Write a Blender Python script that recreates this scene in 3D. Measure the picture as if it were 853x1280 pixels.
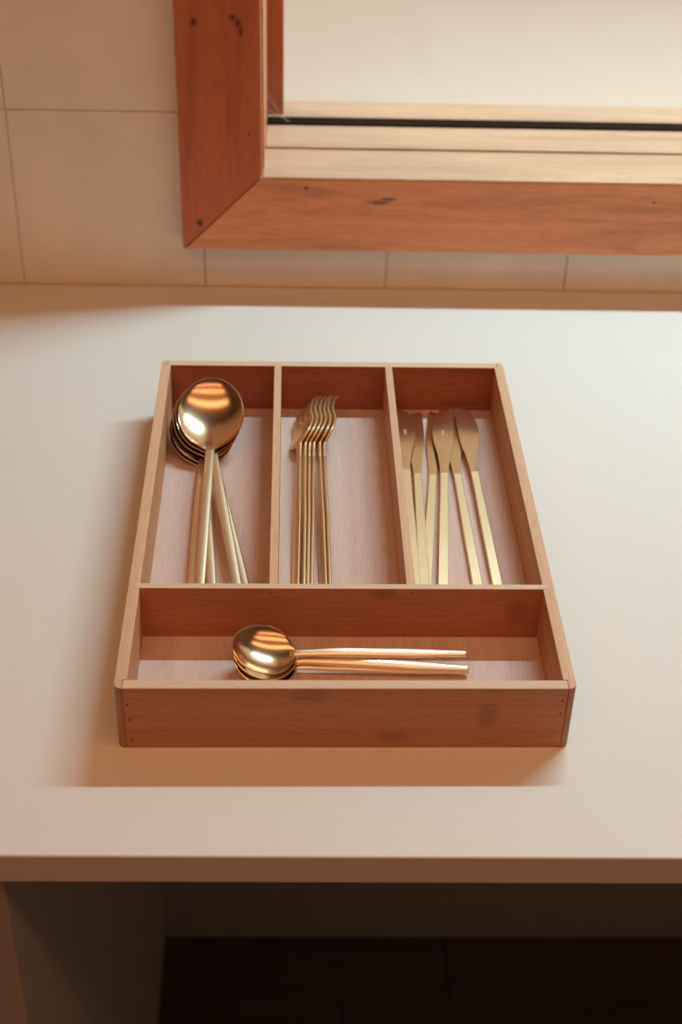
import bpy, bmesh, math, random
from mathutils import Vector, Matrix, Euler, noise

random.seed(7)
for o in list(bpy.data.objects):
    bpy.data.objects.remove(o, do_unlink=True)
scene = bpy.context.scene
C = scene.collection

# ------------------------------------------------------------------ camera
cam_d = bpy.data.cameras.new('camera')
cam = bpy.data.objects.new('camera', cam_d)
C.objects.link(cam)
cam_d.sensor_fit = 'VERTICAL'
cam_d.sensor_height = 36.0
cam_d.sensor_width = 24.0
cam_d.lens = 1796.537 / 1280 * 36.0
PITCH, ROLL, YAW = 0.62672, 0.03071, -0.04326
cam.matrix_world = (Matrix.Translation((-0.03174, -0.59206, 0.59742))
                    @ Matrix.Rotation(YAW, 4, 'Z')
                    @ Matrix.Rotation(math.pi / 2 - PITCH, 4, 'X')
                    @ Matrix.Rotation(ROLL, 4, 'Z'))
cam_d.clip_start = 0.01
cam_d.dof.use_dof = True
cam_d.dof.focus_distance = 0.92
cam_d.dof.aperture_fstop = 7.1
scene.camera = cam

# ------------------------------------------------------------------ world and lights
world = bpy.data.worlds.new('world')
scene.world = world
world.use_nodes = True
bg = world.node_tree.nodes['Background']
bg.inputs[0].default_value = (1.0, 0.84, 0.65, 1)
bg.inputs[1].default_value = 0.6


def area(name, loc, direction, sx, sy, power, col):
    d = bpy.data.lights.new(name, 'AREA')
    d.shape = 'RECTANGLE'
    d.size, d.size_y = sx, sy
    d.energy = power
    d.color = col
    o = bpy.data.objects.new(name, d)
    C.objects.link(o)
    o.location = loc
    o.rotation_euler = Vector(direction).to_track_quat('-Z', 'Y').to_euler()
    return o


# daylight falling through the slot at the head of the window
area('window_head_daylight', (0.56, 0.712, 1.12), (0, 0, -1), 0.76, 0.035, 19.8, (0.545, 0.865, 1.0))
# warm tube lamps under the kitchen ceiling
for ly in (-1.35, -0.75, -0.15):
    area('ceiling_tube_lamp', (0.2, ly, 1.36), (0, 0, -1), 2.6, 0.16, 6.0, (1.0, 0.47, 0.22))
sun_d = bpy.data.lights.new('sun', 'SUN')
sun_d.energy = 0.9
sun_d.color = (1.0, 0.84, 0.52)
sun_d.angle = math.radians(7)
sun = bpy.data.objects.new('sun', sun_d)
C.objects.link(sun)
sun.rotation_euler = Vector((0.77, -0.63, -0.72)).to_track_quat('-Z', 'Y').to_euler()

vs = scene.view_settings
vs.view_transform = 'Standard'
vs.look = 'None'
vs.exposure = 0.0
vs.gamma = 1.0
vs.use_curve_mapping = False

# ------------------------------------------------------------------ materials


def mat_base(name, rough=0.5, metal=0.0, spec=0.5):
    m = bpy.data.materials.new(name)
    m.use_nodes = True
    nt = m.node_tree
    b = nt.nodes['Principled BSDF']
    b.inputs['Roughness'].default_value = rough
    b.inputs['Metallic'].default_value = metal
    b.inputs['Specular IOR Level'].default_value = spec
    return m, nt, b


def node(nt, typ, **kw):
    n = nt.nodes.new(typ)
    for k, v in kw.items():
        setattr(n, k, v)
    return n


def coords(nt, scale, rot=(0, 0, 0), kind='Object'):
    tc = node(nt, 'ShaderNodeTexCoord')
    mp = node(nt, 'ShaderNodeMapping')
    mp.inputs['Scale'].default_value = scale
    mp.inputs['Rotation'].default_value = rot
    nt.links.new(tc.outputs[kind], mp.inputs['Vector'])
    return mp.outputs['Vector']


def noise_n(nt, vec, scale, detail=4, rough=0.55, dist=0.0):
    n = node(nt, 'ShaderNodeTexNoise')
    n.inputs['Scale'].default_value = scale
    n.inputs['Detail'].default_value = detail
    n.inputs['Roughness'].default_value = rough
    n.inputs['Distortion'].default_value = dist
    nt.links.new(vec, n.inputs['Vector'])
    return n.outputs['Fac']


def ramp(nt, fac, stops):
    r = node(nt, 'ShaderNodeValToRGB')
    els = r.color_ramp.elements
    while len(els) < len(stops):
        els.new(0.5)
    for e, (p, c) in zip(els, stops):
        e.position = p
        e.color = (c[0], c[1], c[2], 1)
    nt.links.new(fac, r.inputs['Fac'])
    return r.outputs['Color']


def mix(nt, a, b, fac, mode='MIX'):
    n = node(nt, 'ShaderNodeMix', data_type='RGBA', blend_type=mode)
    for s, v in ((6, a), (7, b)):
        if hasattr(v, 'links'):
            nt.links.new(v, n.inputs[s])
        else:
            n.inputs[s].default_value = (*v, 1)
    if hasattr(fac, 'links'):
        nt.links.new(fac, n.inputs[0])
    else:
        n.inputs[0].default_value = fac
    return n.outputs[2]


def math_n(nt, op, a, b=0.0):
    n = node(nt, 'ShaderNodeMath', operation=op)
    for i, v in enumerate((a, b)):
        if hasattr(v, 'links'):
            nt.links.new(v, n.inputs[i])
        else:
            n.inputs[i].default_value = v
    return n.outputs[0]


def bump(nt, b, h, strength, dist=0.001):
    n = node(nt, 'ShaderNodeBump')
    n.inputs['Strength'].default_value = strength
    n.inputs['Distance'].default_value = dist
    nt.links.new(h, n.inputs['Height'])
    nt.links.new(n.outputs['Normal'], b.inputs['Normal'])


def mul(c, k):
    return tuple(x * k for x in c)


def blobs(nt, spots):
    """soft mask around given object-space points: (x, y, z, rx, ry, rz)"""
    tc = node(nt, 'ShaderNodeTexCoord')
    out = None
    for (x, y, z, rx, ry, rz) in spots:
        sub = node(nt, 'ShaderNodeVectorMath', operation='SUBTRACT')
        nt.links.new(tc.outputs['Object'], sub.inputs[0])
        sub.inputs[1].default_value = (x, y, z)
        dv = node(nt, 'ShaderNodeVectorMath', operation='DIVIDE')
        nt.links.new(sub.outputs[0], dv.inputs[0])
        dv.inputs[1].default_value = (rx, ry, rz)
        ln = node(nt, 'ShaderNodeVectorMath', operation='LENGTH')
        nt.links.new(dv.outputs[0], ln.inputs[0])
        f = math_n(nt, 'SUBTRACT', 1.0, ln.outputs['Value'])
        f = math_n(nt, 'MAXIMUM', f, 0.0)
        out = f if out is None else math_n(nt, 'MAXIMUM', out, f)
    return out


def bamboo(name, col, axis, knots=(), contrast=1.0, rough=0.55):
    """axis = grain direction"""
    m, nt, b = mat_base(name, rough, spec=0.3)
    sc = {'x': (6, 260, 260), 'y': (260, 6, 260), 'z': (260, 260, 6)}[axis]
    v = coords(nt, sc)
    fine = noise_n(nt, v, 9.0, 3, 0.6)
    sc2 = {'x': (1.2, 75, 75), 'y': (75, 1.2, 75), 'z': (75, 75, 1.2)}[axis]
    strip = noise_n(nt, coords(nt, sc2), 1.6, 2, 0.4)
    c1 = ramp(nt, fine, [(0.28, mul(col, 1 - 0.34 * contrast)), (0.5, col), (0.75, mul(col, 1 + 0.13 * contrast))])
    c2 = ramp(nt, strip, [(0.35, (1 - 0.10 * contrast,) * 3), (0.65, (1.05, 1.04, 1.03))])
    c = mix(nt, c1, c2, 1.0, 'MULTIPLY')
    if knots:
        k = blobs(nt, knots)
        scr = noise_n(nt, coords(nt, (120, 120, 260)), 7.0, 3, 0.7)
        scr = ramp(nt, scr, [(0.46, (1, 1, 1)), (0.54, (0, 0, 0))])
        msk = math_n(nt, 'MULTIPLY', k, scr)
        msk = math_n(nt, 'MINIMUM', math_n(nt, 'MULTIPLY', msk, 1.6), 0.6)
        c = mix(nt, c, mul(col, 0.35), msk)
    nt.links.new(c, b.inputs['Base Color'])
    bump(nt, b, fine, 0.12, 0.0004)
    return m


def timber(name, col, dark, axis, knots=(), rough=0.42):
    m, nt, b = mat_base(name, rough, spec=0.4)
    sc = {'x': (2.2, 22, 22), 'z': (22, 22, 2.2), 'y': (22, 2.2, 22)}[axis]
    v = coords(nt, sc)
    g = noise_n(nt, v, 2.2, 7, 0.62, 0.8)
    f = noise_n(nt, coords(nt, tuple(s * 5 for s in sc)), 5.0, 3, 0.6)
    c = ramp(nt, g, [(0.25, dark), (0.48, col), (0.78, mul(col, 1.22))])
    c = mix(nt, c, ramp(nt, f, [(0.3, (0.72, 0.70, 0.68)), (0.6, (1, 1, 1))]), 0.55, 'MULTIPLY')
    if knots:
        k = blobs(nt, knots)
        k = math_n(nt, 'MULTIPLY', k, noise_n(nt, coords(nt, (1, 1, 1)), 260, 3, 0.6))
        k = math_n(nt, 'MINIMUM', math_n(nt, 'MULTIPLY', k, 2.4), 0.8)
        c = mix(nt, c, mul(dark, 0.28), k)
    nt.links.new(c, b.inputs['Base Color'])
    bump(nt, b, f, 0.15, 0.0006)
    return m


def plain(name, col, rough=0.6, var=0.06, scale=30, bmp=0.05, spec=0.4, metal=0.0, dist=0.0005):
    m, nt, b = mat_base(name, rough, metal, spec)
    n = noise_n(nt, coords(nt, (1, 1, 1)), scale, 5, 0.6)
    c = ramp(nt, n, [(0.25, mul(col, 1 - var)), (0.75, mul(col, 1 + var))])
    nt.links.new(c, b.inputs['Base Color'])
    if bmp:
        bump(nt, b, n, bmp, dist)
    return m


def brass(name, col, rough, axis_scale=(60, 60, 60)):
    m, nt, b = mat_base(name, rough, 1.0)
    n = noise_n(nt, coords(nt, axis_scale), 14, 4, 0.6)
    c = ramp(nt, n, [(0.3, mul(col, 0.97)), (0.7, mul(col, 1.02))])
    nt.links.new(c, b.inputs['Base Color'])
    r = ramp(nt, n, [(0.3, (rough * 0.94,) * 3), (0.7, (rough * 1.06,) * 3)])
    nt.links.new(r, b.inputs['Roughness'])
    bump(nt, b, n, 0.03, 0.0001)
    return m


M = {}
BAM = (0.68, 0.42, 0.26)
H = 0.0465
D = 0.364
HW = 0.13
TS = 0.0070
TF = 0.0074
ZF = 0.0081
YC0, YC1 = 0.0882, 0.0931
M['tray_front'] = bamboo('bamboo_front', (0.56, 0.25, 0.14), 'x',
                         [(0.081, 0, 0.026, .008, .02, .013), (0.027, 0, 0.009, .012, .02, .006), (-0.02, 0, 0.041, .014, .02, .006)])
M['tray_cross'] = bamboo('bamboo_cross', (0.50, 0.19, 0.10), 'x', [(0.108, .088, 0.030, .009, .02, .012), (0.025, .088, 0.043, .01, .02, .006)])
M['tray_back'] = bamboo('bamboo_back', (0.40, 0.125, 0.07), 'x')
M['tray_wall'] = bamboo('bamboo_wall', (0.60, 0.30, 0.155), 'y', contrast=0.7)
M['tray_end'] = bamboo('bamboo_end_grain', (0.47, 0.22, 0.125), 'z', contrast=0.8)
M['tray_edge_x'] = bamboo('bamboo_top_face', (0.68, 0.48, 0.33), 'x', contrast=0.6)  # paler tone for the upward faces of the front, back and cross boards
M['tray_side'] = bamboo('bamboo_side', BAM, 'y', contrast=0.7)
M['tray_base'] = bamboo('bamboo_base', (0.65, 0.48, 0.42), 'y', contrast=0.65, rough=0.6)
M['nail'] = plain('nail_head_steel', (0.035, 0.02, 0.014), 0.6, bmp=0)
M['brass_bowl'] = brass('brass_bowl_satin', (0.80, 0.58, 0.37), 0.20)
M['brass_handle'] = brass('brass_handle_satin', (0.97, 0.79, 0.56), 0.36, (60, 20, 60))
M['brass_fork'] = brass('brass_fork_satin', (0.87, 0.64, 0.40), 0.33, (60, 20, 60))
M['brass_blade'] = brass('brass_blade_satin', (0.80, 0.57, 0.34), 0.22, (60, 20, 60))
M['brass_knife'] = brass('brass_knife_satin', (0.93, 0.71, 0.46), 0.34, (60, 20, 60))
M['etching'] = plain('pale_etching', (0.62, 0.54, 0.40), 0.7, bmp=0)
M['counter'] = plain('countertop_laminate', (0.74, 0.70, 0.64), 0.55, 0.015, 220, 0.03, 0.3)
M['counter_edge'] = M['counter']
M['panel'] = plain('cabinet_panel_laminate', (0.62, 0.67, 0.70), 0.6, 0.03, 40, 0.02)
M['grout'] = plain('wall_grout', (0.66, 0.53, 0.42), 0.9, 0.12, 60, 0.2)
M['tile'] = plain('wall_tile_glaze', (0.86, 0.77, 0.66), 0.5, 0.085, 11, 0.10, 0.35, dist=0.003)
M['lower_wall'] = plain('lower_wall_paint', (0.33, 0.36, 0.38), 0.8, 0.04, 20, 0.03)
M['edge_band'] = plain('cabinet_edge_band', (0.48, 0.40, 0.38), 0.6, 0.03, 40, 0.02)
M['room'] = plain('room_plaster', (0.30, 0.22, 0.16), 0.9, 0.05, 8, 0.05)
M['stile'] = timber('window_timber_upright', (0.52, 0.145, 0.058), (0.33, 0.085, 0.034), 'z',
                    [(-.0800, -.02, .2460, .0045, .02, .0035), (-.0755, -.02, .2415, .0035, .02, .005), (-.0735, -.02, .2350, .0022, .02, .006), (-.1105, -.02, .242, .004, .02, .005), (-.111, -.02, .071, .004, .02, .005)])
M['rail'] = timber('window_timber_rail', (0.78, 0.335, 0.165), (0.44, 0.165, 0.08), 'x',
                   [(.050, -.02, .0950, .010, .02, .0022), (.042, -.02, .0920, .014, .02, .003), (-.02, -.02, .1037, .003, .02, .002)])
M['sill'] = timber('window_timber_sill', (0.62, 0.40, 0.27), (0.50, 0.30, 0.19), 'x', rough=0.35)
M['gasket'] = plain('black_rubber_gasket', (0.020, 0.009, 0.005), 0.9, 0.4, 120, 0.2, 0.1)
M['ledge'] = plain('outside_ledge_render', (0.69, 0.56, 0.485), 0.9, 0.02, 5, 0.03)
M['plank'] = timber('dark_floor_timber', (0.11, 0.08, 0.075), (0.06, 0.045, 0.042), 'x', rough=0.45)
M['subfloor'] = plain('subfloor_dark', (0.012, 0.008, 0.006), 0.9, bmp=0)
M['cobweb'] = plain('cobweb_silk', (0.8, 0.75, 0.68), 0.8, bmp=0)


def glass_mat():
    m = bpy.data.materials.new('window_glass_clear')
    m.use_nodes = True
    nt = m.node_tree
    nt.nodes.clear()
    out = node(nt, 'ShaderNodeOutputMaterial')
    tr = node(nt, 'ShaderNodeBsdfTransparent')
    tr.inputs[0].default_value = (0.97, 0.96, 0.94, 1)
    gl = node(nt, 'ShaderNodeBsdfGlossy')
    gl.inputs['Roughness'].default_value = 0.03
    mx = node(nt, 'ShaderNodeMixShader')
    mx.inputs[0].default_value = 0.03
    nt.links.new(tr.outputs[0], mx.inputs[1])
    nt.links.new(gl.outputs[0], mx.inputs[2])
    nt.links.new(mx.outputs[0], out.inputs[0])
    return m


M['glass'] = glass_mat()

# ------------------------------------------------------------------ helpers


def finish(name, bm, mat, parent=None, smooth=False):
    bmesh.ops.recalc_face_normals(bm, faces=bm.faces)
    me = bpy.data.meshes.new(name)
    bm.to_mesh(me)
    bm.free()
    if smooth:
        for p in me.polygons:
            p.use_smooth = True
    me.materials.append(M[mat])
    o = bpy.data.objects.new(name, me)
    C.objects.link(o)
    if parent:
        o.parent = parent
    return o


def empty(name, loc=(0, 0, 0), rotz=0.0):
    o = bpy.data.objects.new(name, None)
    o.empty_display_size = 0.02
    C.objects.link(o)
    o.location = loc
    o.rotation_euler = (0, 0, rotz)
    return o


def tag(o, label, cat=None, group=None, kind=None):
    o['label'] = label
    if cat:
        o['category'] = cat
    if group:
        o['group'] = group
    if kind:
        o['kind'] = kind
    return o


def add_prism(bm, poly, z0, z1, bev=0.0, seg=2):
    b2 = bmesh.new()
    lo = [b2.verts.new((x, y, z0)) for x, y in poly]
    hi = [b2.verts.new((x, y, z1)) for x, y in poly]
    n = len(poly)
    b2.faces.new(lo[::-1])
    b2.faces.new(hi)
    for i in range(n):
        b2.faces.new((lo[i], lo[(i + 1) % n], hi[(i + 1) % n], hi[i]))
    bmesh.ops.recalc_face_normals(b2, faces=b2.faces)
    if bev:
        es = [e for e in b2.edges if e.calc_face_angle(0) > 0.6]
        bmesh.ops.bevel(b2, geom=es, offset=bev, segments=seg, profile=0.5, affect='EDGES', clamp_overlap=True)
    me = bpy.data.meshes.new('tmp')
    b2.to_mesh(me)
    b2.free()
    bm.from_mesh(me)
    bpy.data.meshes.remove(me)


def add_box(bm, x0, x1, y0, y1, z0, z1, bev=0.0, seg=2):
    add_prism(bm, [(x0, y0), (x1, y0), (x1, y1), (x0, y1)], z0, z1, bev, seg)


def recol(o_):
    # upright faces of the bamboo boards get darker tones than the top faces
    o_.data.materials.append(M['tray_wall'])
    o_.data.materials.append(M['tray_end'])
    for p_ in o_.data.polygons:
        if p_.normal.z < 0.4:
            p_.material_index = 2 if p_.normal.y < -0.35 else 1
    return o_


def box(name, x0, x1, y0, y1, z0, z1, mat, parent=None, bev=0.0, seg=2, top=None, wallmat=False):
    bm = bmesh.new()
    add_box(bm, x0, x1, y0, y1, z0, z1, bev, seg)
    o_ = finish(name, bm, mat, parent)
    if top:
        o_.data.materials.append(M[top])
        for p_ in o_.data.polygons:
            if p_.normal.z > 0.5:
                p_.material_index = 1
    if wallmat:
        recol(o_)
    return o_


def prism_xz(name, poly, y0, y1, mat, parent=None, bev=0.0):
    """polygon in x,z pushed along y"""
    bm = bmesh.new()
    add_prism(bm, [(x, z) for x, z in poly], -y1, -y0, bev)
    bmesh.ops.transform(bm, matrix=Matrix.Rotation(math.pi / 2, 4, 'X'), verts=bm.verts)
    return finish(name, bm, mat, parent)


def disc(bm, centre, axis, r, h, n=10):
    q = Vector(axis).to_track_quat('Z', 'Y').to_matrix().to_4x4()
    bmesh.ops.create_cone(bm, cap_ends=True, segments=n, radius1=r, radius2=r * 0.9, depth=h,
                          matrix=Matrix.Translation(centre) @ q)


def nail(parent, centre, axis, r):
    bm = bmesh.new()
    disc(bm, centre, axis, r, 0.0005)
    return finish('nail', bm, 'nail', parent)


def loft(bm, rings, cap=True):
    vs_ = [[bm.verts.new(p) for p in r] for r in rings]
    n = len(vs_[0])
    for a, b in zip(vs_[:-1], vs_[1:]):
        for i in range(n):
            bm.faces.new((a[i], a[(i + 1) % n], b[(i + 1) % n], b[i]))
    if cap:
        bm.faces.new(vs_[0][::-1])
        bm.faces.new(vs_[-1])


def sup_ring(y, z, hw, ht, n=16, p=2.0, tilt=0.0):
    out = []
    for i in range(n):
        a = 2 * math.pi * i / n
        c, s = math.cos(a), math.sin(a)
        x = hw * math.copysign(abs(c) ** (2 / p), c)
        q = ht * math.copysign(abs(s) ** (2 / p), s)
        out.append((x, y + q * math.sin(tilt), z + q * math.cos(tilt)))
    return out


def interp(pts, t):
    if t <= pts[0][0]:
        return pts[0][1]
    for (a, va), (b, vb) in zip(pts[:-1], pts[1:]):
        if t <= b:
            k = (t - a) / (b - a)
            k = k * k * (3 - 2 * k)
            return va + (vb - va) * k
    return pts[-1][1]


# ------------------------------------------------------------------ setting: wall, window, floor
WY = -0.00546
YW = 0.5764
wall = empty('wall_back', (0, YW, 0), WY)
tag(wall, 'pale glazed tile wall behind the counter with the window in it', kind='structure')
# local y = 0 is the tile face; solid wall behind it with a window opening
OX0, OX1, OZ0, OZ1 = -0.066, 1.21, 0.09, 1.24
bm = bmesh.new()
WX0, WX1, WZ0, WZ1 = -1.6, 2.0, -0.92, 1.39
add_box(bm, WX0, OX0, 0.0012, 0.16, WZ0, WZ1)
add_box(bm, OX1, WX1, 0.0012, 0.16, WZ0, WZ1)
add_box(bm, OX0, OX1, 0.0012, 0.16, WZ0, OZ0)
add_box(bm, OX0, OX1, 0.0012, 0.16, OZ1, WZ1)
finish('wall_body', bm, 'grout', wall)
# tiles
TX = [-0.2710 + 0.1618 * i for i in range(-4, 9)]
ZR = [-0.0005, 0.1610] + [0.1610 + 0.1618 * i for i in range(1, 8)]
G = 0.0004
for r in range(len(ZR) - 1):
    for c in range(len(TX) - 1):
        x0, x1, z0, z1 = TX[c] + G, TX[c + 1] - G, ZR[r] + G, ZR[r + 1] - G
        if r == 0:
            z0 = 0.0005
        inside = x1 > OX0 + .01 and x0 < OX1 - .01 and z1 > OZ0 and z0 < OZ1
        if inside:
            if r == 0:
                z1 = 0.088
            else:
                continue
        b2 = bmesh.new()
        dy = random.uniform(-0.0004, 0.0004)
        add_box(b2, x0, x1, -0.0002 + dy, 0.006, z0, z1, 0.0006, 2)
        t = finish('tile', b2, 'tile', wall)
        t.rotation_euler = (random.uniform(-.001, .001), 0, random.uniform(-.002, .002))
# lower wall below the worktop
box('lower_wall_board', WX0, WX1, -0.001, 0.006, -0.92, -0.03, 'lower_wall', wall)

floor = empty('floor', (0, 0, -0.92))
tag(floor, 'dark brown timber plank floor in shade below the counter', kind='structure')
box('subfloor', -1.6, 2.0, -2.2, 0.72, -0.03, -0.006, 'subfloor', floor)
edges = [0.4875 + 0.092 * k for k in range(-29, 3)]
for k, (a, b) in enumerate(zip(edges[:-1], edges[1:])):
    y0, y1 = a + .0008, min(b - .0008, 0.574)
    if y1 <= y0 + .005:
        continue
    off = 0.167 if k == 29 else random.uniform(-0.5, 0.5)
    xs = [-1.6] + [off + 0.9 * j for j in (-1, 0, 1) if -1.5 < off + 0.9 * j < 1.9] + [2.0]
    for x0, x1 in zip(xs[:-1], xs[1:]):
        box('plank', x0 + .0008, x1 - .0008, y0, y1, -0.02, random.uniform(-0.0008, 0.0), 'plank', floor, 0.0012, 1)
for nm, a in (('wall_left', (-1.7, -1.6, -2.3, 0.58)), ('wall_right', (2.0, 2.1, -2.3, 0.58)), ('wall_front', (-1.7, 2.1, -2.3, -2.2))):
    w = box(nm, a[0], a[1], a[2], a[3], -0.92, 1.39, 'room')
    tag(w, 'warm plaster kitchen wall', kind='structure')
tag(box('ceiling', -1.7, 2.1, -2.3, 0.74, 1.39, 1.45, 'room'), 'plain kitchen ceiling', kind='structure')

# window
win = empty('window_1', (0, YW, 0), WY)
tag(win, 'reddish timber framed window above the counter with mitred casing and grooved sill', kind='structure')
FX0, FX1 = -0.1262, -0.0572     # left upright
FZ0, FZ1 = 0.0456, 0.1134       # bottom rail
FO = -0.0200                    # front face (towards the room)
RX0, RX1 = 1.20, 1.269
HZ0, HZ1 = 1.22, 1.288
g = 0.0003
o = prism_xz('casing_upright', [(FX0, FZ0 + .0002), (FX1 - g, FZ1 + g * 2), (FX1 - g, HZ0), (FX0, HZ1)], FO, 0.004, 'stile', win, 0.0012)
tag(o, 'reddish orange timber upright with nail holes and a dark scar')
o2 = prism_xz('casing_upright', [(RX1, FZ0), (RX1, HZ1), (RX0, HZ0), (RX0, FZ1)], FO, 0.004, 'stile', win, 0.0012)
r_ = prism_xz('casing_rail', [(FX0 + .0008, FZ0 - .0002), (RX1, FZ0), (RX0, FZ1 - .0014), (FX1 - .0012, FZ1 - .0014)], FO + .0004, 0.004, 'rail', win, 0.0016)
tag(r_, 'brown timber bottom rail with horizontal grain')
prism_xz('casing_rail', [(FX0, HZ1), (FX1, HZ0), (RX0, HZ0), (RX1, HZ1)], FO, 0.004, 'rail', win, 0.0012)
for (x, z, r) in ((-.1105, .2425, .0011), (-.0675, .1508, .0010), (-.1108, .0710, .0014)):
    nail(o, (x, FO - .0001, z), (0, -1, 0), r)
for (x, z, r) in ((-.0198, .1037, .0008), (.2789, .0955, .0011)):
    nail(r_, (x, FO + .0003, z), (0, -1, 0), r)
# grooved sill, one board after another towards the outside
SZ = FZ1 - 0.0002
box('sill_board', FX1 + .0004, RX0 - .0006, FO + .0006, 0.0435, FZ1 - .0018, SZ + .0002, 'sill', win, 0.0010)
box('sill_board', FX1 + .0016, RX0 - .0006, 0.0450, 0.0960, OZ0 + .001, SZ + .0016, 'sill', win, 0.0008)
box('groove_bed', FX1 + .0016, RX0 - .0006, 0.043, 0.1195, OZ0, SZ - .0055, 'gasket', win)
box('sill_board', FX1 + .0016, RX0 - .0006, 0.1150, 0.1560, OZ0 + .001, SZ + .0026, 'sill', win, 0.0008)
box('rubber_gasket', FX1 + .0016, RX0 - .0006, 0.0970, 0.1145, SZ - .006, SZ + .0030, 'gasket', win, 0.0015)
box('jamb', OX0, FX1 + .0014, FO + .0200, 0.1560, OZ0 + .002, OZ1 - .002, 'rail', win, 0.0006)
box('jamb', RX0 - .0004, OX1, FO + .0200, 0.1560, OZ0 + .002, OZ1 - .002, 'sill', win, 0.0006)
box('head', FX1 + .0016, RX0 - .0006, FO + .0200, 0.1560, HZ0, OZ1 - .001, 'sill', win, 0.0006)
tag(box('jamb_stop', FX1 + .0012, -.0410, 0.1190, 0.1480, SZ - .0004, HZ0, 'stile', win, 0.0008), 'dark red timber stop beside the glass')
box('jamb_stop', RX0 - .016, RX0, 0.1190, 0.1480, SZ - .0004, HZ0, 'stile', win, 0.0008)
box('glass_pane', FX1 + .002, RX0 - .001, 0.1085, 0.1115, SZ - .004, HZ0, 'glass', win)
# cobweb threads in the corner
bm = bmesh.new()


def thread(bm, a, b, r=0.00012):
    a, b = Vector(a), Vector(b)
    disc(bm, (a + b) / 2, b - a, r, (b - a).length, 5)


thread(bm, (-.0556, 0.09, .150), (-.0420, 0.116, .1145))
thread(bm, (-.0556, 0.10, .140), (-.0350, 0.100, .1132))
thread(bm, (-.0556, 0.10, .128), (-.0300, 0.103, .1132))
wb = finish('cobweb', bm, 'cobweb', win)
tag(wb, 'fine pale cobweb threads in the sill corner')

ledge = box('ledge_outside', -2.5, 3.5, 0.78, 3.2, -0.10, -0.02, 'ledge')
tag(ledge, 'plain cream rendered surface outside the window', kind='structure')

# ------------------------------------------------------------------ counter
bm = bmesh.new()
fy = lambda x: -0.0809 - 0.0088 * x
add_prism(bm, [(-1.2, fy(-1.2)), (1.6, fy(1.6)), (1.6, YW - .0087 + .003), (-1.2, YW + .0066 + .003)], -0.0212, 0.0, 0.0012, 3)
ct = finish('countertop', bm, 'counter')
tag(ct, 'off-white matte countertop slab running along the tiled wall under the window', 'countertop')
pn = empty('cabinet_side_panel', (-0.199, 0.25, -0.92))
tag(pn, 'upright beige cabinet end panel holding up the countertop', 'cabinet panel')
bm = bmesh.new()
add_box(bm, -0.0100, 0.0105, -0.3155, 0.324, 0.0, 0.8985, 0.0006, 1)
finish('board', bm, 'panel', pn)
bm = bmesh.new()
add_box(bm, -0.0102, 0.0107, -0.3170, -0.3155, 0.0, 0.8985, 0.0004, 1)
finish('edge_band', bm, 'edge_band', pn)

# ------------------------------------------------------------------ tray
tray = empty('cutlery_tray', (0, 0, 0))
tag(tray, 'bamboo cutlery tray with four compartments standing on the white countertop', 'cutlery tray')


def arc(cx, cy, r, a0, a1, n=5):
    return [(cx + r * math.cos(math.radians(a0 + (a1 - a0) * i / n)), cy + r * math.sin(math.radians(a0 + (a1 - a0) * i / n))) for i in range(n + 1)]


RB = 0.0036
r = 0.0042
left = (arc(-HW + r, r, r, 270, 180) + arc(-HW + r, D - r, r, 180, 90)
        + [(-HW + RB + .0009, D), (-HW + RB + .0009, D - TF), (-HW + TS, D - TF), (-HW + TS, TF), (-HW + RB + .0009, TF), (-HW + RB + .0009, 0)])
for s in (1, -1):
    bm = bmesh.new()
    pl = [(x * s, y) for x, y in left]
    if s == -1:
        pl = pl[::-1]
    add_prism(bm, pl, 0.0, H, 0.0005, 2)
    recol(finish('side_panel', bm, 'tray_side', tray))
fx = HW - RB - .0010
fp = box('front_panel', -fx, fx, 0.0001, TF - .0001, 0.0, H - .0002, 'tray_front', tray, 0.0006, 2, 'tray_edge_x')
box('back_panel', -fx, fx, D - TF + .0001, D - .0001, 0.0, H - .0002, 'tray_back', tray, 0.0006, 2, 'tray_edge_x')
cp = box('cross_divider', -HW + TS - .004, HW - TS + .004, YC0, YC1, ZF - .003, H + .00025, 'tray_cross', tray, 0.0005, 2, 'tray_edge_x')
box('long_divider', -.0447, -.0393, YC1 - .0018, D - TF + .0018, ZF - .003, H + .00015, 'tray_side', tray, 0.0005, wallmat=True)
box('long_divider', .0393, .0448, YC1 - .0018, D - TF + .0018, ZF - .003, H + .00015, 'tray_side', tray, 0.0005, wallmat=True)
box('base_panel', -HW + TS - .002, HW - TS + .002, TF - .002, D - TF + .002, 0.0015, ZF, 'tray_base', tray)
for x, z in ((-.1247, .0339), (-.1241, .0222), (-.1237, .0064), (.1246, .0372), (.1244, .0273)):
    nail(fp, (x * .985, 0, z), (0, -1, 0), .00065)
for x, z in ((-.0439, .0429), (.0425, .0432)):
    nail(cp, (x, YC0, z), (0, -1, 0), .00065)

# ------------------------------------------------------------------ spoons


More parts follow.
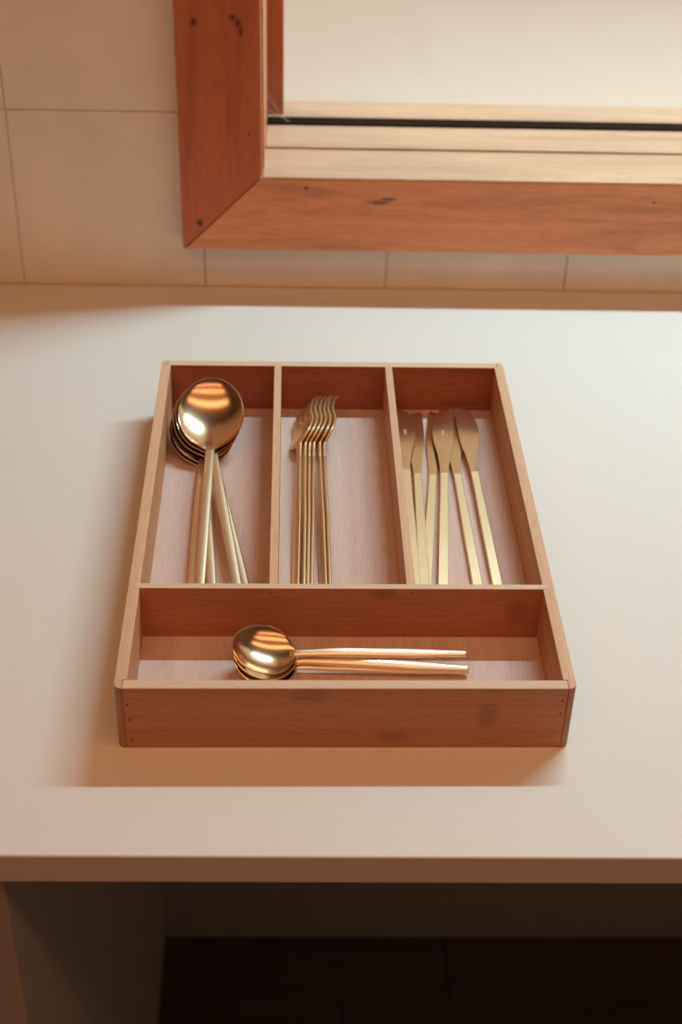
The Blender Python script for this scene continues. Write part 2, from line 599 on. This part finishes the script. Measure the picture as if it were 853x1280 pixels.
def make_spoon(name, Lb, Wb, depth, Lh, tilt, hw, ht, end_w, drop, neck_w):
    """local: origin at the neck, bowl towards +Y tilted up, handle towards -Y"""
    root = empty(name)
    bm = bmesh.new()
    nu, nv = 30, 18
    a = Lb * 0.49
    c = Lb - a
    b = Wb / 2
    rows = []
    for i in range(nu + 1):
        t = i / nu
        y = Lb * 0.5 * (1 - math.cos(math.pi * (0.06 + 0.94 * t))) if False else Lb * (math.sin(math.pi / 2 * t) if t > 0 else 0)
        e = max(0.0, 1 - ((y - c) / a) ** 2)
        ell = b * e ** 0.5
        flare = neck_w + (b * 0.38) * max(0.0, min(1.0, y / (Lb * 0.42))) ** 2.0
        fl = flare if y < c * 0.75 else flare * max(0.0, 1 - (y - c * .75) / (c * .5))
        w = (ell ** 4 + max(fl, 0) ** 4) ** 0.25
        if i == nu:
            w = 0.0004
        row = []
        for j in range(nv + 1):
            v = -1 + 2 * j / nv
            x = w * math.sin(v * math.pi / 2)
            # depth: a soft dish
            rho = min(1.0, ((y - c) / a) ** 2 + (x / b) ** 2)
            k = min(1.0, y / (Lb * 0.25))
            z = -depth * (1 - rho) ** 0.85
            # cross-section curl of the neck
            z += -0.12 * neck_w * (1 - (x / max(w, 1e-6)) ** 2) * (1 - k)
            row.append(bm.verts.new((x, y, z)))
        rows.append(row)
    for p, q in zip(rows[:-1], rows[1:]):
        for j in range(nv):
            bm.faces.new((p[j], p[j + 1], q[j + 1], q[j]))
    bmesh.ops.transform(bm, matrix=Matrix.Rotation(tilt, 4, 'X'), verts=bm.verts)
    bowl = finish('bowl', bm, 'brass_bowl', root, True)
    so = bowl.modifiers.new('thickness', 'SOLIDIFY')
    so.thickness = 0.0009
    so.offset = -1
    bv = bowl.modifiers.new('soft_rim', 'BEVEL')
    bv.width = 0.0003
    bv.segments = 2
    bv.limit_method = 'ANGLE'
    # handle
    bm = bmesh.new()
    rings = []
    n = 26
    for i in range(n + 1):
        t = i / n
        y = 0.0035 - (Lh + .0035) * t
        wd = interp([(0, neck_w * 0.95), (.06, neck_w * 0.98), (.30, hw), (.62, hw * .95), (1, end_w)], t)
        th = interp([(0, 0.0005), (.07, ht * .6), (.30, ht), (1, ht * .72)], t)
        z = -.0002 + 0.0016 * math.sin(min(1, t / .35) * math.pi / 2) - drop * t
        if i == n:
            wd, th = wd * .72, th * .7
        rings.append(sup_ring(y, z, wd, th, 16, 2.3))
        if i == n - 1:
            rings.append(sup_ring(y - (Lh / n) * .85, z - drop / n * .85, end_w, ht * .72, 16, 2.3))
    loft(bm, rings)
    finish('handle', bm, 'brass_handle', root, True)
    return root


def copy_thing(src):
    r_ = src.copy()
    C.objects.link(r_)
    for ch in src.children:
        c_ = ch.copy()
        C.objects.link(c_)
        c_.parent = r_
        for gch in ch.children:
            d_ = gch.copy()
            C.objects.link(d_)
            d_.parent = c_
    return r_


LB, TILT = 0.0590, math.radians(27)
sp0 = make_spoon('table_spoon', LB, 0.0468, 0.0082, 0.160, TILT, 0.0036, 0.0014, 0.0030, 0.0, 0.0034)
# bowl centre x, y, z ; x of the handle where it passes y = .135 ; end z
spoons = [
    (-.0903, .3012, .0380, -.0890, .0210, 'brass table spoon lying uppermost on the spoon stack, its round bowl facing up'),
    (-.0922, .3011, .0347, -.0672, .0170, 'brass table spoon second from the top of the stack, handle swung toward the fork compartment'),
    (-.0940, .3010, .0312, -.0622, .0126, 'brass table spoon in the middle of the stack, handle nearest the fork compartment'),
    (-.0957, .3009, .0270, -.0945, .0146, 'brass table spoon in the stack whose handle lies nearest the tray side'),
    (-.0971, .3009, .0235, -.0826, .0102, 'brass table spoon at the bottom of the stack, handle half hidden under the uppermost one'),
]
for i, (bx, by, bz, hx, ez, lab) in enumerate(spoons):
    s = sp0 if i == 0 else copy_thing(sp0)
    l = by - 0.135
    yaw = math.asin((hx - bx) / l)
    off = Matrix.Rotation(yaw, 3, 'Z') @ Vector((0, LB * .5 * math.cos(TILT), LB * .5 * math.sin(TILT)))
    nk = Vector((bx, by, bz)) - off
    pitch = math.atan2(nk.z - ez, 0.158)
    s.matrix_world = Matrix.Translation(nk) @ Matrix.Rotation(yaw, 4, 'Z') @ Matrix.Rotation(pitch, 4, 'X')
    tag(s, lab, 'spoon', 'table spoons stacked in the tray')

LB2, TILT2 = 0.0385, math.radians(14)
ts0 = make_spoon('tea_spoon', LB2, 0.0335, 0.0066, 0.104, TILT2, 0.0034, 0.0020, 0.0021, 0.0, 0.0024)
teas = [
    ((-.0285, .0576, .0217), (.0722, .0612, .0172), math.radians(17), 'brass tea spoon lying on top of the other tea spoons in the front compartment'),
    ((-.0280, .0568, .0169), (.0714, .0517, .0138), math.radians(17), 'brass tea spoon directly under the top one in the front compartment'),
    ((-.0276, .0561, .0125), (.0660, .0535, .0102), math.radians(17), 'brass tea spoon at the bottom of the stack on the front compartment floor'),
]
for i, (nk, en, roll, lab) in enumerate(teas):
    s = ts0 if i == 0 else copy_thing(ts0)
    nk, en = Vector(nk), Vector(en)
    y_ax = (nk - en).normalized()
    up = Vector((0, 0, 1))
    x_ax = y_ax.cross(up).normalized()
    z_ax = x_ax.cross(y_ax)
    m = Matrix((x_ax, y_ax, z_ax)).transposed().to_4x4()
    s.matrix_world = Matrix.Translation(nk) @ m @ Matrix.Rotation(-roll, 4, 'Y')
    tag(s, lab, 'spoon', 'tea spoons in the front compartment')

# ------------------------------------------------------------------ forks


def fz(y):
    return interp([(-.14, 0), (-.005, 0.0), (.018, -.0004), (.042, .0032), (.055, .0024), (.066, .0042), (.078, .0088)], y)


def rect_ring(y, xl, xr, th):
    z = fz(y)
    return [(xl, y, z - th), (xr, y, z - th), (xr, y, z + th), (xl, y, z + th)]


def bevel_all(bm, w):
    bmesh.ops.recalc_face_normals(bm, faces=bm.faces)
    es = [e for e in bm.edges if len(e.link_faces) == 2 and e.calc_face_angle(0) > 0.7]
    bmesh.ops.bevel(bm, geom=es, offset=w, segments=2, profile=0.5, affect='EDGES', clamp_overlap=True)


def make_fork():
    root = empty('fork')
    bm = bmesh.new()
    rings = []
    for i in range(21):
        y = -.150 + .152 * i / 20
        w = interp([(-.150, .0036), (-.075, .0034), (-.022, .0023), (.002, .0021)], y)
        if i == 0:
            w *= .8
        rings.append(rect_ring(y, -w, w, .00085))
    loft(bm, rings)
    bevel_all(bm, .0005)
    finish('handle', bm, 'brass_fork', root, True)
    bm = bmesh.new()
    rings = []
    for i in range(25):
        y = .0019 + .0451 * i / 24
        w = interp([(.0019, .0021), (.0165, .0026), (.0215, .0092), (.026, .0119), (.033, .0124), (.047, .0120)], y)
        rings.append(rect_ring(y, -w, w, .0008))
    loft(bm, rings)
    bevel_all(bm, .0004)
    head = finish('head', bm, 'brass_fork', root, True)
    for k in range(4):
        cx = -.0120 + .0240 * (k + .5) / 4
        bm = bmesh.new()
        rings = []
        for i in range(13):
            y = .0462 + .0315 * i / 12
            w = interp([(.0462, .0022), (.058, .0020), (.072, .0015), (.0777, .0007)], y)
            cxx = cx * (1 - .10 * (y - .0462) / .032)
            rings.append(rect_ring(y, cxx - w, cxx + w, .0008 if i < 12 else .0004))
        loft(bm, rings)
        bevel_all(bm, .0003)
        finish('tine', bm, 'brass_fork', head, True)
    return root


fk0 = make_fork()
# x of the upper edge at the head (y=.309) and of the handle's upper edge (y=.13)
forks = [(-.0182, -.0262, 36), (-.0148, -.0222, 34), (-.0116, -.0197, 34), (-.0084, -.0172, 34), (-.0047, -.0080, 34), (-.0012, -.0052, 34)]
flabs = ['brass fork leaning on edge with its broad flat side showing',
         'second brass fork on edge from the one showing its flat side',
         'third brass fork on edge from the one showing its flat side',
         'brass fork on edge just before the gap between the fork handles',
         'brass fork on edge just past the gap between the fork handles',
         'outermost brass fork on edge beside the bare floor of the fork compartment']
for i, (hx, ex, deg) in enumerate(forks):
    f = fk0 if i == 0 else copy_thing(fk0)
    th = math.radians(deg)
    sn, cs = math.sin(th), math.cos(th)
    hz = ZF + .0124 * cs + .0028
    ez = ZF + .0037 * cs + .0006
    hc = Vector((hx - sn * .0122, .300, hz))
    ec = Vector((ex - sn * .0037, .130, ez))
    y_ax = (hc - ec).normalized()
    x_ax = Vector((-sn, 0, -cs))
    x_ax = (x_ax - y_ax * x_ax.dot(y_ax)).normalized()
    z_ax = x_ax.cross(y_ax)
    m = Matrix((x_ax, y_ax, z_ax)).transposed().to_4x4()
    org = hc - y_ax * 0.030
    f.matrix_world = Matrix.Translation(org) @ m
    tag(f, flabs[i], 'fork', 'forks standing on edge in the tray')

# ------------------------------------------------------------------ knives


def make_knife():
    root = empty('table_knife')
    belly = [(0, .0030), (.010, .0034), (.026, .0052), (.040, .0078), (.052, .0092), (.064, .0090), (.076, .0066), (.084, .0025), (.087, -.0035)]
    spine = [(0, -.0030), (.010, -.0033), (.026, -.0048), (.040, -.0062), (.055, -.0066), (.075, -.0064), (.084, -.0060), (.087, -.0050)]
    bm = bmesh.new()
    rings = []
    n = 40
    for i in range(n + 1):
        y = .087 * math.sin(math.pi / 2 * i / n) ** 1.0
        xr, xl = interp_lin(belly, y), interp_lin(spine, y)
        th = .0009 - .0002 * i / n
        rings.append([(xl, y, -th), ((xl + xr) / 2, y, -th), (xr, y, -th * .45), (xr, y, th * .45), ((xl + xr) / 2, y, th), (xl, y, th)])
    loft(bm, rings)
    bevel_all(bm, .0003)
    finish('blade', bm, 'brass_blade', root)
    bm = bmesh.new()
    rings = []
    for i in range(25):
        t = i / 24
        y = .002 - .152 * t
        w = interp([(0, .0031), (.12, .0030), (.5, .0034), (1, .0036)], t)
        th = interp([(0, .0009), (.6, .0016), (1, .0016)], t)
        rings.append([(-w, y, -th), (w, y, -th), (w, y, th), (-w, y, th)])
    loft(bm, rings)
    bevel_all(bm, .0006)
    finish('handle', bm, 'brass_knife', root)
    return root


def interp_lin(pts, t):
    # smooth catmull-like interpolation through points
    n = len(pts)
    for i in range(n - 1):
        a, b = pts[i], pts[i + 1]
        if t <= b[0] or i == n - 2:
            k = max(0.0, min(1.0, (t - a[0]) / (b[0] - a[0])))
            pa = pts[max(0, i - 1)]
            pb = pts[min(n - 1, i + 2)]
            m0 = (b[1] - pa[1]) / max(1e-9, b[0] - pa[0]) * (b[0] - a[0])
            m1 = (pb[1] - a[1]) / max(1e-9, pb[0] - a[0]) * (b[0] - a[0])
            return ((2 * k ** 3 - 3 * k ** 2 + 1) * a[1] + (k ** 3 - 2 * k ** 2 + k) * m0
                    + (-2 * k ** 3 + 3 * k ** 2) * b[1] + (k ** 3 - k ** 2) * m1)


kn0 = make_knife()
Z1 = ZF + .0021
# neck x, y ; handle x at y=.138 ; z at neck, z at end ; roll ; flip ; label
knives = [
    (.0514, .262, .0490, .0150, .0176, 0, False, 'brass table knife lying uppermost against the divider to the fork compartment'),
    (.0597, .261, .0553, .0122, .0142, 0, True, 'brass table knife partly covered by the one against the divider'),
    (.0710, .263, .0570, .0100, .0099, 0, False, 'brass table knife slanting, its handle running under the neighbouring handle'),
    (.0788, .260, .0680, .0134, .0107, 0, True, 'brass table knife on top of the fan, etched mark on its blade'),
    (.0888, .262, .0905, .0114, .0100, 0, False, 'brass table knife with its blade half hidden beneath two other blades'),
    (.1012, .262, .1035, .0134, .0104, 0, False, 'brass table knife nearest the tray side wall, its rounded blade edge facing the wall'),
]
for i, (nx, ny, hx, nz, ez, roll, flip, lab) in enumerate(knives):
    k = kn0 if i == 0 else copy_thing(kn0)
    nk = Vector((nx, ny, nz))
    en = Vector((hx, .138, ez))
    y_ax = (nk - en).normalized()
    x_ax = y_ax.cross(Vector((0, 0, 1))).normalized()
    z_ax = x_ax.cross(y_ax)
    m = Matrix((x_ax, y_ax, z_ax)).transposed().to_4x4()
    k.matrix_world = Matrix.Translation(nk) @ m @ Matrix.Rotation(math.radians(roll + (180 if flip else 0)), 4, 'Y')
    tag(k, lab, 'knife', 'table knives fanned out in the tray')
    k['slot'] = i
    if i in (0, 1, 3):
        k['mark'] = 1
allk = [o_ for o_ in C.objects if o_.get('slot') is not None]
for o_ in allk:
    if o_.get('mark'):
        bl = [c_ for c_ in o_.children if c_.name.startswith('blade')][0]
        side = 1 if o_['slot'] == 0 else -1
        bm = bmesh.new()
        for kk, wd in enumerate((.0019, .0019, .0012, .0019, .0019, .0015)):
            y = .050 + kk * .0011
            add_box(bm, .0006, .0006 + wd, y, y + .0006, side * .0007, side * .0009)
        finish('etched_mark', bm, 'etching', bl)
        del o_['mark']
    del o_['slot']
